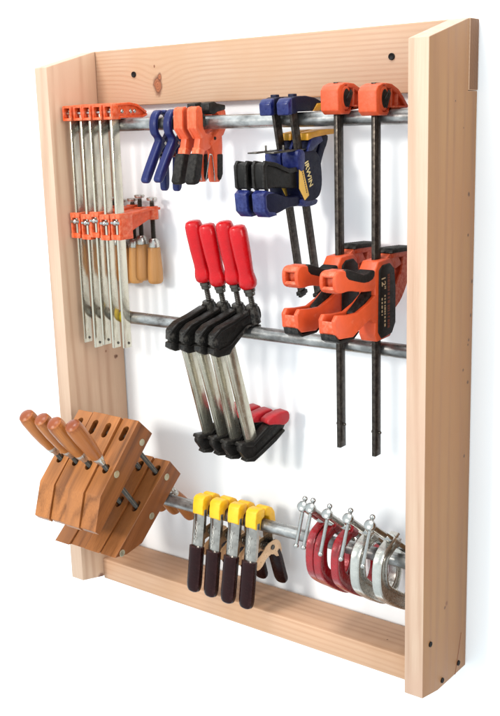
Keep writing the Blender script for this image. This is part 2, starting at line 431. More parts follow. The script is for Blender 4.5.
for i in range(1, 5):
    q = dup(bc, (bx[i], PY, PZ[1]), LB[i], rotz=math.radians((0, 1.5, -2, 2, 0)[i]))
    nudge(q, ('sliding_jaw',), (0, 0, (0, -.002, .0035, -.001, .001)[i]))
    nudge(q, ('screw', 'handle'), (0, 0, (0, -.005, -.002, .006, .001)[i]))
    nudge(q, ('bar', 'stop_pin'), (0, 0, (0, -.008, .001, -.003, 0)[i]))

# ------------------------------------------------------------------ small navy spring clamps
def make_navy(loc, label):
    t = thing('spring_clamp', label, 'spring clamp', loc, 0, 'small navy spring clamps on the top pipe')
    f = chaikin([(-.003, .0285), (-.018, .026), (-.0290, .006), (-.0285, -.018), (-.013, -.031), (-.020, -.040), (-.060, -.103), (-.062, -.113), (-.054, -.118), (-.046, -.113), (-.010, -.054), (.006, -.043), (.005, -.033), (-.006, -.027), (-.0170, -.014), (-.0180, .003), (-.012, .0165), (-.003, .019)], 2)
    a = MB().pillow(f, -.0092, .0092, .0042).build('front_lever', M['navy'], t)
    g = chaikin([(.004, .0285), (.020, .026), (.031, .006), (.030, -.016), (.015, -.031), (.012, -.050), (.012, -.124), (.005, -.136), (-.004, -.135), (-.006, -.124), (-.003, -.060), (-.006, -.045), (-.005, -.034), (.008, -.027), (.0175, -.014), (.0185, .003), (.013, .0165), (.004, .019)], 2)
    MB().pillow(g, -.0080, .0080, .0040).build('rear_lever', M['navy'], t)
    MB().rod((-.0108, -.001, -.039), (.0108, -.001, -.039), .0036).build('pivot_pin', M['steel'], t)
    MB().wire([(-.006+.0003*a, -.010+.0065*math.cos(a*.63), -.060+.0065*math.sin(a*.63)) for a in range(40)], .0009).build('spring', M['steel'], t)
    m = MB().prism([(-.0185, -.010), (-.0146, -.010), (-.0142, .006), (-.0146, .012), (-.0185, .010)], -.007, .007, .0005)
    m.build('jaw_pad', M['navy_dark'], t)
    return t
nv = make_navy((.292, PY, PZ[1]), 'navy blue spring clamp on the top pipe, the one beside the orange bar clamps')
dup(nv, (.330, PY, PZ[1]), 'navy blue spring clamp on the top pipe, the one touching the coral spring clamps', rotx=math.radians(-2))

# ------------------------------------------------------------------ coral spring clamps with black grips
def make_coral(loc, label):
    t = thing('spring_clamp', label, 'spring clamp', loc, 0, 'coral spring clamps with black grips on the top pipe')
    f = [(-.034, .031), (-.043, .029), (-.047, .023), (-.048, -.010), (-.032, -.030), (-.037, -.048), (-.060, -.108), (-.052, -.114), (-.040, -.110), (-.021, -.056), (-.002, -.050), (.008, -.036), (.006, -.024), (-.014, -.020), (-.021, -.010), (-.0215, .014), (-.024, .029)]
    m = MB().prism(f, -.0076, .0076, .0014)
    rim = [(-.034, .0315), (-.0435, .0295), (-.0475, .023), (-.0485, -.011), (-.033, -.031), (-.0265, -.028), (-.042, -.008), (-.0415, .020), (-.034, .0255)]
    for s in (-1, 1): m.prism(rim, s*.0088-.0024, s*.0088+.0024, .0008)
    m.prism([(-.0375, -.047), (-.0455, -.070), (-.030, -.070), (-.020, -.054)], -.0095, .0095, .0012)
    fl = m.build('front_lever', M['coral'], t)
    MB().prism([(-.0475, -.058), (-.065, -.112), (-.058, -.1185), (-.044, -.1165), (-.037, -.105), (-.0275, -.060)], -.0112, .0112, .0036, 3).build('grip', M['rubber'], fl)
    MB().prism([(-.0225, -.008), (-.0150, -.008), (-.0145, .014), (-.020, .016), (-.0225, .015)], -.0085, .0085, .001).build('jaw_pad', M['rubber'], fl)
    g = [(.010, .022), (.012, .033), (.034, .034), (.048, .022), (.052, .002), (.045, -.012), (.035, -.026), (.035, -.050), (.028, -.108), (.022, -.117), (.010, -.117), (.006, -.108), (.008, -.060), (-.002, -.040), (.010, -.024), (.026, -.012), (.031, .004), (.025, .016)]
    m = MB().prism(g, -.0088, .0088, .0014)
    m.prism([(.052, .003), (.047, -.011), (.037, -.025), (.0, -.044), (.004, -.030), (.030, -.010), (.040, .004)], -.0108, .0108, .001)
    rl = m.build('rear_lever', M['coral'], t)
    MB().prism([(.0165, -.062), (.0145, -.106), (.018, -.115), (.0265, -.113), (.0325, -.102), (.0345, -.062)], -.0106, .0106, .003, 3).build('grip', M['rubber'], rl)
    MB().prism([(-.006, .021), (-.006, .037), (.012, .040), (.020, .036), (.046, .033), (.046, .024), (.022, .020), (.012, .0155), (.002, .0152)], -.0110, .0110, .0018).build('jaw_pad', M['black'], rl)
    MB().rod((-.0122, .009, -.031), (.0122, .009, -.031), .0034).build('pivot_pin', M['slot'], t)
    pts = [(.011, -.024, -.112), (.011, -.010, -.066), (.011, -.006, -.062), (.011, -.002, -.068), (.011, .004, -.114)]
    MB().wire(catmull(pts, 6), .0012).build('spring', M['steel'], t)
    return t
cr = make_coral((.379, PY, PZ[1]), 'coral spring clamp with black grips, the one next to the navy spring clamps')
dup(cr, (.414, PY, PZ[1]), 'coral spring clamp with black grips, the right one with its wire spring showing')

# ------------------------------------------------------------------ navy trigger clamps
def make_trigger(loc, label):
    t = thing('trigger_clamp', label, 'trigger clamp', loc, 0, 'navy trigger clamps with dark bars on the top pipe')
    c0, c1 = Vector((-.0305, .030)), Vector((.0500, -.340))
    d = (c1-c0).normalized()
    MB().obox((0, c0.x, c0.y), d, .0032, 0, (c1-c0).length, -.0095, .0095, .0008).build('bar', M['oxide'], t)
    m = MB().obox((0, c1.x, c1.y), d, .0062, -.012, -.004, -.0115, .0115, .001); m.build('stop', M['black'], t)
    top = [(-.046, .0105), (-.046, .0385), (-.036, .0415), (.0, .0425), (.03, .039), (.055, .031), (.071, .021), (.066, .0150), (.0, .0146), (-.026, .0140), (-.034, .0105)]
    h = MB().prism(top, -.0115, .0115, .0024, 3).box(-.006, .006, -.034, -.022, .040, .046, .001).build('fixed_jaw', M['navy_dark'], t)
    MB().prism([(-.060, .0085), (-.062, .030), (-.054, .038), (-.0465, .0395), (-.0465, .0085)], -.013, .013, .003, 3).build('nose', M['navy'], h)
    MB().prism([(.020, .0146), (.034, .0285), (.075, .030), (.094, .0275), (.094, .0215), (.060, .0165)], -.0142, .0142, .0012).build('jaw_pad', M['yellow_plastic'], h)
    b = chaikin([(-.030, -.058), (.022, -.056), (.034, -.066), (.042, -.084), (.044, -.128), (.026, -.149), (-.024, -.149), (-.034, -.12), (-.036, -.08)], 1)
    body = MB().pillow(chaikin(b, 1), -.0165, .0165, .0035).build('body', M['navy_dark'], t)
    MB().prism(chaikin([(-.018, -.140), (.026, -.146), (.030, -.151), (.020, -.158), (-.022, -.158), (-.030, -.146)], 1), -.0150, .0150, .002).build('foot', M['navy'], body)
    m = MB().prism(chaikin([(-.042, -.056), (-.022, -.052), (-.014, -.062), (-.018, -.090), (-.030, -.094), (-.040, -.084)], 1), -.0175, .0175, .002)
    m.build('shell', M['navy'], body)
    g = chaikin([(-.026, -.084), (-.060, -.087), (-.100, -.074), (-.132, -.070), (-.139, -.078), (-.137, -.114), (-.128, -.120), (-.100, -.116), (-.060, -.121), (-.022, -.124)], 1)
    m = MB().pillow(chaikin(g, 1), -.0095, .0095, .0030)
    rimu = [(-.026, -.083), (-.060, -.086), (-.100, -.073), (-.134, -.068), (-.141, -.077), (-.139, -.115), (-.129, -.1215), (-.124, -.1205), (-.130, -.112), (-.132, -.080), (-.126, -.076), (-.100, -.081), (-.060, -.094), (-.026, -.092)]
    for s in (-1, 1): m.prism(rimu, s*.0108-.0026, s*.0108+.0026, .001)
    m.build('trigger', M['black'], t)
    k = chaikin([(-.020, -.134), (-.060, -.138), (-.100, -.126), (-.130, -.120), (-.140, -.126), (-.137, -.156), (-.124, -.166), (-.095, -.164), (-.060, -.155), (-.024, -.156)], 1)
    m = MB().pillow(chaikin(k, 1), -.0110, .0110, .0035)
    m2 = MB().prism([(-.104, -.1265), (-.132, -.1195), (-.142, -.126), (-.139, -.157), (-.125, -.168), (-.100, -.166), (-.106, -.160), (-.124, -.158), (-.131, -.150), (-.132, -.130), (-.126, -.127)], -.0132, .0132, .0016)
    hd = m.build('handle', M['navy_dark'], t)
    m2.build('end_cap', M['navy'], hd)
    MB().obox((0, -.005, -.0535), (-1, -.03), .010, -.018, .098, -.0013, .0013, .0004).rod((0, -.060, -.054), (0, -.060, -.044), .002).build('release_lever', M['dark_steel'], t)
    arm = chaikin([(.078, -.028), (.076, -.042), (.060, -.064), (.046, -.096), (.028, -.094), (.042, -.062), (.050, -.044), (.048, -.030)], 1)
    a = MB().prism(arm, -.008, .008, .0016).build('moving_jaw', M['navy_dark'], t)
    MB().prism([(.000, -.062), (.010, -.036), (.046, -.031), (.050, -.038), (.034, -.062)], -.0075, .0075, .001).build('neck', M['navy_dark'], a)
    m = MB()
    m.prism([(-.004, -.060), (.012, -.034), (.044, -.031), (.050, -.040), (.030, -.048), (.016, -.056)], -.0145, -.0085, .001).prism([(-.004, -.060), (.012, -.034), (.044, -.031), (.050, -.040), (.030, -.048), (.016, -.056)], .0085, .0145, .001)
    m.build('fork', M['navy'], a)
    MB().prism([(.000, -.0375), (.000, -.030), (.0, -.0250), (.060, -.0185), (.091, -.019), (.091, -.028), (.060, -.0295), (.02, -.033)], -.0142, .0142, .0012).build('jaw_pad', M['yellow_plastic'], a)
    # printed badge on the right side of the body
    x = .0165
    MB().prism([(-.0267, -.0745), (-.0345, -.088), (-.0357, -.1229), (-.0180, -.1455), (-.0037, -.1374), (-.018, -.100)], x-.0004, x+.0004, 0).build('badge', M['gold_ink'], body)
    bd = Vector((.0141, -.0413)).normalized(); up = Vector((-bd.y, bd.x))
    MB().text('IRWIN', .0170, (x+.0005, -.0172, -.0765), (0, bd.x, bd.y), (0, up.x, up.y), .0005, .022).build('lettering', M['pale_gold'], body)
    m = MB()
    for i in range(11):
        c = Vector((-.0262, -.0890))+bd*(.0043*i)
        m.prism([(c.x-up.x*.0011, c.y-up.y*.0011), (c.x+bd.x*.0030-up.x*.0011, c.y+bd.y*.0030-up.y*.0011), (c.x+bd.x*.0030+up.x*.0011, c.y+bd.y*.0030+up.y*.0011), (c.x+up.x*.0011, c.y+up.y*.0011)], x+.0003, x+.0007, 0)
    m.build('fine_print', M['navy_dark'], body)
    return t
tg = make_trigger((.639, PY, PZ[1]), 'navy trigger clamp with gold lettered badge facing out, nearer the orange clamps')
dup(tg, (.600, PY, PZ[1]), 'navy trigger clamp half hidden, on the left of its lettered twin')

# ------------------------------------------------------------------ orange trigger bar clamps, twelve inch
def make_one_hand(loc, label):
    t = thing('one_hand_bar_clamp', label, 'bar clamp', loc, 0, 'orange one-hand bar clamps with black bars on the top pipe')
    m = MB().box(-.004, .004, -.0340, -.0139, -.612, .058, .0008)
    m.box(-.0052, .0052, -.0300, -.0180, -.60, .05, .0006)
    b = m.build('bar', M['oxide'], t)
    MB().rod((-.010, -.024, -.567), (.010, -.024, -.567), .0026).build('stop_pin', M['dark_steel'], b)
    head = [(-.046, .004), (-.053, .010), (-.054, .044), (-.047, .052), (-.030, .0565), (.0, .054), (.022, .046), (.040, .033), (.060, .0165), (.056, .0148), (-.010, .0146), (-.0128, .0040)]
    m = MB().prism(head, -.0125, .0125, .002, 3)
    m.prism([(-.044, .003), (-.054, .010), (-.055, .044), (-.047, .0525), (-.030, .057), (-.020, .0565), (-.020, .052), (-.030, .0515), (-.030, .009), (-.0135, .009), (-.0135, .003)], -.0180, .0180, .0032, 3)
    m.prism([(-.022, .0570), (.0, .0555), (.023, .0472), (.041, .034), (.0625, .0158), (.050, .0150), (.034, .030), (.018, .0395), (-.003, .0475), (-.022, .0490)], -.0180, .0180, .0014)
    m.prism([(-.0130, .0050), (-.0130, .0100), (.004, .0190), (.050, .0190), (.060, .0160), (.052, .0146), (-.0085, .0146)], -.0180, .0180, .001)
    m.obox((0, -.002, .0335), (.1, 1), .0175, -.018, .018, -.0025, .0025, .0006)
    m.obox((0, .020, .028), (.1, 1), .0175, -.013, .013, -.002, .002, .0006)
    hd = m.build('fixed_jaw', M['orange_plastic'], t)
    ov = [(-.027+.0145*math.cos(a*math.pi/10), .031+.0205*math.sin(a*math.pi/10)) for a in range(20)]
    iv = [(-.027+.0105*math.cos(a*math.pi/10), .031+.0160*math.sin(a*math.pi/10)) for a in range(20)]
    MB().prism(ov, .0120, .0190, .0016).build('boss', M['orange_plastic'], hd)
    MB().prism(iv, .0130, .0198, .0012).prism([(-.022, .014), (-.008, .040), (-.014, .046), (-.030, .030)], .015, .0215, .0015).build('release_knob', M['black'], hd)
    # housing
    hs = [(-.058, -.262), (-.044, -.246), (-.004, -.2445), (.010, -.256), (.014, -.30), (.012, -.370), (-.002, -.388), (-.050, -.390), (-.058, -.376), (-.054, -.330)]
    hz = MB().prism(hs, -.0170, .0170, .003, 3).build('housing', M['orange_plastic'], t)
    lb = [(-.0445, -.262), (-.032, -.2540), (-.0065, -.2535), (.0085, -.265), (.0130, -.300), (.0130, -.364), (.0, -.382), (-.036, -.386), (-.0475, -.373)]
    lp = MB().prism(lb, .0140, .0196, .0022, 3).build('side_plate', M['black'], hz)
    xp = .0197
    MB().text('12"', .0185, (xp, -.0385, -.2735), (0, .06, -1), (0, 1, .06), .0005, .012).build('lettering', M['tan_ink'], lp)
    m = MB()
    def dashes(m, y, z0, z1, h, seed):
        rr = random.Random(seed); z = z0
        while z > z1:
            L = rr.uniform(.0022, .0058)
            m.prism([(y, z), (y+h, z), (y+h, z-L), (y, z-L)], xp-.0002, xp+.0003, 0)
            z -= L+rr.choice((.0012, .0012, .0028))
    dashes(m, -.0290, -.308, -.362, .0042, 3); dashes(m, -.0385, -.312, -.342, .0028, 5)
    m.build('fine_print', M['tan_ink'], lp)
    m = MB(); dashes(m, -.0175, -.272, -.366, .0075, 9)
    m.build('fine_print', M['rust_ink'], lp)
    # upper handle
    up = chaikin([(-.050, -.258), (-.085, -.269), (-.120, -.260), (-.150, -.248), (-.176, -.246), (-.186, -.256), (-.184, -.279), (-.170, -.286), (-.140, -.284), (-.100, -.293), (-.050, -.297)], 1)
    m = MB()
    for q in (-1, 1): m.pillow(chaikin(up, 1), q*.0130-.0036, q*.0130+.0036, .0030)
    m.prism(chaikin([(-.050, -.259), (-.085, -.269), (-.120, -.2595), (-.150, -.249), (-.168, -.250), (-.173, -.262), (-.171, -.276), (-.162, -.281), (-.140, -.282), (-.100, -.291), (-.050, -.295)], 1), -.0120, .0120, .001)
    m.prism([(-.150, -.2465), (-.176, -.2465), (-.184, -.254), (-.181, -.258), (-.172, -.2505), (-.150, -.2515)], -.0125, .0125, .0012)
    m.prism([(-.150, -.2835), (-.170, -.2855), (-.1835, -.277), (-.181, -.272), (-.168, -.2800), (-.150, -.2795)], -.0125, .0125, .0012)
    u = m.build('trigger', M['orange_plastic'], t)
    MB().prism(chaikin([(-.056, -.256), (-.085, -.2655), (-.115, -.2560), (-.140, -.2475), (-.156, -.2460), (-.152, -.264), (-.120, -.273), (-.085, -.281), (-.056, -.275)], 1), -.0120, .0168, .003, 3).build('grip', M['rubber'], u)
    # lower handle, an open channel
    lo = [(-.046, -.300), (-.080, -.316), (-.115, -.326), (-.150, -.324), (-.180, -.320), (-.188, -.328), (-.186, -.352), (-.174, -.362), (-.130, -.366), (-.095, -.352), (-.070, -.345), (-.046, -.362)]
    m = MB()
    for s in (-1, 1): m.prism(lo, s*.0130-.0042, s*.0130+.0042, .0022, 3)
    m.prism([(-.046, -.320), (-.090, -.336), (-.150, -.340), (-.187, -.330), (-.187, -.350), (-.174, -.361), (-.130, -.365), (-.095, -.351), (-.070, -.344), (-.046, -.360)], -.0125, .0125, .002)
    lw = m.build('handle', M['orange_plastic'], t)
    MB().prism([(-.050, -.290), (-.085, -.312), (-.112, -.327), (-.112, -.338), (-.050, -.322)], -.0085, .0085, .002).build('grip_insert', M['black'], lw)
    MB().prism([(-.120, -.366), (-.170, -.3655), (-.186, -.352), (-.182, -.3645), (-.170, -.3705), (-.125, -.3710), (-.105, -.3600)], -.0150, .0150, .0012).build('sole', M['black'], lw)
    # moving jaw towards the wall
    arm = catmull([(.004, -.325), (.030, -.312), (.055, -.282), (.062, -.250), (.058, -.238)], 6)
    sec = [(-.010, -.015), (.010, -.015), (.010, -.011), (.003, -.0095), (.003, .0095), (.010, .011), (.010, .015), (-.010, .015)]
    m = MB().sweep(arm, sec, [(1.9-.8*i/len(arm), 1) for i in range(len(arm))])
    m.prism([(.008, -.247), (.006, -.239), (.02, -.2365), (.085, -.2385), (.094, -.2425), (.09, -.250)], -.016, .016, .0015)
    m.prism([(-.012, -.246), (.002, -.2380), (.030, -.244), (.045, -.262), (.020, -.268)], -.014, .014, .0015)
    a = m.build('moving_jaw', M['orange_plastic'], t)
    m = MB().prism([(.000, -.2375), (.003, -.2315), (.012, -.2300), (.080, -.2330), (.092, -.2355), (.096, -.2415)], -.0185, .0185, .002)
    for i in range(11):
        m.box(-.0175, .0175, .006+i*.0078, .0100+i*.0078, -.2335-i*.0004, -.2292-i*.0004, .0008)
    m.build('jaw_pad', M['rubber'], a)
    return t
oh = make_one_hand((.8106, PY, PZ[1]), 'orange one-hand bar clamp with black bar, its dark lettered side plate beside the right board')
dup(oh, (.7344, PY, PZ[1]+.004), 'orange one-hand bar clamp with black bar, the one farther from the right board')

# ------------------------------------------------------------------ black clamps with red handles on the middle pipe
def make_red(loc, label, rz):
    t = thing('quick_release_clamp', label, 'lever clamp', loc, rz, 'black cast clamps with red handles on the middle pipe')
    b0, b1 = Vector((-.064, .004)), Vector((-.009, -.236)); d = (b1-b0).normalized()
    m = MB().obox((0, b0.x, b0.y), d, .0040, 0, (b1-b0).length, -.0135, .0135, .001)
    m.obox((0, b0.x, b0.y), d, .0047, .03, (b1-b0).length-.006, -.0090, .0090, .0006)
    m.build('bar', M['bar'], t)
    # sliding arm
    mid = [(-.099, -.018), (-.085, .001), (-.045, .020), (-.005, .032), (.012, .037)]
    arm = [(-.100, -.012), (-.098, .007), (-.082, .020), (-.050, .031), (-.014, .046), (-.008, .056), (.012, .056), (.018, .043), (.019, .029), (.010, .0185), (-.016, .0150), (-.056, -.020), (-.062, -.030), (-.088, -.032)]
    m = MB().prism(chaikin(arm, 1), -.0068, .0068, .0015)
    top = [(-.100, .000), (-.097, .010), (-.081, .0225), (-.048, .0335), (-.014, .0475), (-.013, .0400), (-.046, .0255), (-.078, .0145), (-.090, .004)]
    m.prism(top, -.0112, .0112, .0022, 3)
    bot = [(-.101, -.018), (-.094, -.016), (-.084, -.022), (-.058, -.014), (-.018, .0190), (.010, .0205), (.009, .0165), (-.014, .0145), (-.055, -.0235), (-.062, -.034), (-.090, -.036), (-.102, -.028)]
    m.prism(bot, -.0112, .0112, .0022, 3)
    m.prism([(-.1015, -.012), (-.100, .008), (-.092, .012), (-.086, -.012)], -.0088, .0088, .002)
    m.lathe((0, .006, .0185), (-.185, .983), [(0, .011), (.001, .0125), (.036, .0125), (.0375, .011)], 22) if False else m.lathe((0, .0065, .018), (0, -.185, .983), [(0, .0115), (.001, .0130), (.038, .0125), (.0395, .0110)], 22)
    m.build('sliding_arm', M['cast'], t)
    ax = Vector((0, -.185, .983)).normalized(); o = Vector((0, .0095, .0145))
    th = [(-.006, .0045)]
    for k in range(24): th += [(-.005+k*.0036, .0062), (-.0032+k*.0036, .0049)]
    MB().lathe(o, ax, th+[(.086, .005)], 16).lathe(o, ax, [(.0, .008), (.001, .0095), (.004, .0095), (.005, .008)], 18).build('screw', M['dark_steel'], t)
    h = MB().lathe(o+ax*.083, ax, [(0, .0100), (.0015, .0140), (.006, .0176), (.014, .0188), (.022, .0176), (.030, .0158), (.040, .0157), (.070, .0176), (.105, .0186), (.119, .0181), (.126, .0155), (.1285, .0105), (.1290, 0)], 28, .035).build('handle', M['red_plastic'], t)
    m = MB().lathe(o+ax*.068, ax, [(0, .0085), (.001, .0100), (.008, .0105), (.009, .0118), (.0145, .0118), (.0155, .0105)], 22)
    m.build('collar', M['dark_steel'], h)
    MB().rod(o+ax*.0758+Vector((-.0155, 0, 0)), o+ax*.0758+Vector((.0155, 0, 0)), .0022).build('pin', M['steel'], h)
    # fixed jaw at the foot of the bar
    jaw = chaikin([(-.041, -.226), (-.046, -.238), (-.038, -.249), (-.030, -.262), (-.010, -.264), (.010, -.252), (.045, -.230), (.066, -.214), (.072, -.200), (.060, -.188), (.030, -.197), (.004, -.214), (-.012, -.228)], 1)
    m = MB().prism(jaw, -.0070, .0070, .0015)
    m.prism([(-.043, -.223), (-.046, -.230), (-.014, -.236), (.004, -.222), (.030, -.205), (.060, -.196), (.060, -.188), (.028, -.1955), (.003, -.2130), (-.012, -.2245)], -.0115, .0115, .0022, 3)
    m.prism([(-.030, -.258), (-.034, -.264), (-.012, -.268), (.010, -.256), (.045, -.235), (.068, -.217), (.064, -.212), (.040, -.226), (.008, -.246), (-.010, -.257)], -.0115, .0115, .0022, 3)
    j = m.build('fixed_jaw', M['cast'], t)
    MB().prism(chaikin([(.020, -.196), (.024, -.181), (.070, -.172), (.079, -.180), (.078, -.196), (.066, -.205), (.050, -.200)], 1), -.0135, .0135, .003, 3).build('jaw_pad', M['red_rubber'], j)
    return t
RL = ['leftmost red-handled black clamp hooked over the middle pipe', 'red-handled black clamp second from the left on the middle pipe',
      'red-handled black clamp second from the right on the middle pipe', 'rightmost red-handled black clamp on the middle pipe, beside the orange bar clamp grips']
rz = math.radians(-18)
xr = .5225-.0115
rc = make_red((xr-.112, PY, PZ[2]), RL[0], rz)
for i in range(1, 4):
    q = dup(rc, (xr-.112+(.038, .076, .112)[i-1], PY, PZ[2]), RL[i], rotx=math.radians((.6, -.8, .2)[i-1]), rotz=rz+math.radians((-2, 1.5, -.5)[i-1]))
    nudge(q, ('screw', 'handle'), Vector((0, -.185, .983))*(-.005, .001, -.006)[i-1])

# ------------------------------------------------------------------ wooden hand screws leaning on the bottom pipe
def cut(o, cutter):
    md = o.modifiers.new('b', 'BOOLEAN'); md.operation = 'DIFFERENCE'; md.object = cutter; md.solver = 'EXACT'
    dg = bpy.context.evaluated_depsgraph_get()
    me = bpy.data.meshes.new_from_object(o.evaluated_get(dg))
    o.modifiers.clear(); old = o.data; o.data = me; bpy.data.meshes.remove(old)
    cm = cutter.data; bpy.data.objects.remove(cutter); bpy.data.meshes.remove(cm)
A0, A1 = Vector((-.262, .244)), Vector((-.094, .016)); dA = (A1-A0).normalized()
B0 = Vector((-.118, .187)); B1 = B0+Vector((.632, -.775))*.2; dB = (B1-B0).normalized()
def slot_cutter(p, d, L, tilt):
    """stadium hole through a jaw: axis d, long direction tilt (both in y-z), length L"""
    d3 = Vector((0, d.x, d.y)).normalized(); e = Vector((0, tilt[0], tilt[1])).normalized(); e = (e-d3*e.dot(d3)).normalized(); u = d3.cross(e)
    bm = bmesh.new(); ring0 = []; ring1 = []; c = Vector((0, p[0], p[1])); R = .0078
    for k in range(24):
        a = 2*math.pi*k/24; off = u*R*math.cos(a)+e*(R*math.sin(a)+(L if math.sin(a) > 0 else -L))
        ring0.append(bm.verts.new(c-d3*.09+off)); ring1.append(bm.verts.new(c+d3*.09+off))
    bm.faces.new(ring0[::-1]); bm.faces.new(ring1)
    for k in range(24): bm.faces.new((ring0[k], ring0[(k+1) % 24], ring1[(k+1) % 24], ring1[k]))
    bmesh.ops.recalc_face_normals(bm, faces=bm.faces)
    me = bpy.data.meshes.new('c'); bm.to_mesh(me); bm.free()
    o = bpy.data.objects.new('c', me); COL.objects.link(o); return o
def make_hand_screw(loc, label):
    t = thing('hand_screw_clamp', label, 'hand screw', loc, 0, 'wooden hand screws leaning on the left end of the bottom pipe')
    hw = .0222; jd = Vector((-.125, -.131)).normalized()
    rot = math.atan2(jd.x, jd.y)  # grain runs along the jaw
    def jaw(poly, cuts):
        # the mesh is laid out with its grain along local z, then turned into place
        a = math.atan2(-jd.x, -jd.y)      # angle of the jaw from +z
        ca, sa = math.cos(a), math.sin(a)
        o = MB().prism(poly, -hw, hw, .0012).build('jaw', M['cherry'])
        for (p, d, L) in cuts: cut(o, slot_cutter(p, d, L, jd))
        q = Matrix.Rotation(a, 4, 'X')
        o.data.transform(q)
        o.parent = t; o.matrix_basis = q.inverted()
        for pl in o.data.polygons: pl.use_smooth = False
        return o, q
    j1 = jaw([(-.091, .210), (-.051, .171), (-.227, -.002), (-.237, .008), (-.216, .079)], [((-.118, .187), dB, .010), ((-.178, .128), dA, .003)])
    j2 = jaw([(.001, .093), (.035, .053), (-.101, -.065), (-.150, -.074), (-.186, -.069)], [((-.026, .079), dB, .006), ((-.094, .016), dA, .006)])
    def nuts(pts, jq):
        par, q = jq
        for (y, z) in pts:
            n = MB().lathe((hw-.003, y, z), (1, 0, 0), [(0, .0078), (.0036, .0078), (.0040, .0070), (.0036, .0045), (.0036, 0)], 20).build('nut', M['zinc'], t)
            n.parent = par; n.matrix_basis = q
    nuts([(-.0851, .1601), (-.166, .1123)], j1)
    nuts([(-.0126, .0597), (-.0672, -.0139), (-.1640, -.0655)], j2)
    def spindle(p0, d, l0, l1):
        a = Vector((0, p0.x+d.x*l0, p0.y+d.y*l0)); b = Vector((0, p0.x+d.x*l1, p0.y+d.y*l1)); L = (b-a).length
        th = [(0, .0045)]; n = int(L/.0028)
        for k in range(n): th += [(.001+k*.0028, .0056), (.0024+k*.0028, .0049)]
        return MB().lathe(a, b-a, th+[(L, .0045)], 14).build('spindle', M['dark_steel'], t)
    spindle(A0, dA, .10, .30); spindle(B0, dB, .012, .238)
    def handle(p, d, L):
        # grain along local z
        a = math.atan2(-d.x, d.y); q = Matrix.Translation((0, p.x, p.y)) @ Matrix.Rotation(a, 4, 'X')
        h = MB().lathe((0, 0, 0), (0, 0, 1), [(0, .0100), (.001, .0118), (.008, .0126), (.03, .0155), (L*.55, .0176), (L*.86, .0180), (L*.95, .0164), (L*.985, .0125), (L, .006), (L+.0003, 0)], 26).build('handle', M['handle_wood'], t)
        h.matrix_basis = q
        MB().lathe((0, 0, -.022), (0, 0, 1), [(0, .0062), (.001, .0072), (.012, .0078), (.014, .0108), (.026, .0122), (.027, .0118)], 22).build('ferrule', M['nickel'], h)
    handle(A0+dA*.112, -dA, .112)
    handle(B0+dB*.236, dB, .098)
    return t
HL = ['wooden hand screw clamp farthest left, its jaws against the left side board', 'wooden hand screw clamp second from the left, between two other hand screws',
      'wooden hand screw clamp second from the right, between two other hand screws', 'rightmost wooden hand screw clamp, its jaw sides with round metal nuts facing out']
hx = .27-.0225
hs = make_hand_screw((hx, PY, PZ[3]), HL[3])
MBs = MB()
for i in range(3):
    dup(hs, (hx-.0452*(i+1), PY-(.004, .0, .005)[i], PZ[3]+(.004, .001, -.002)[i]), HL[2-i], rotx=math.radians((.9, .3, -.6)[i]))

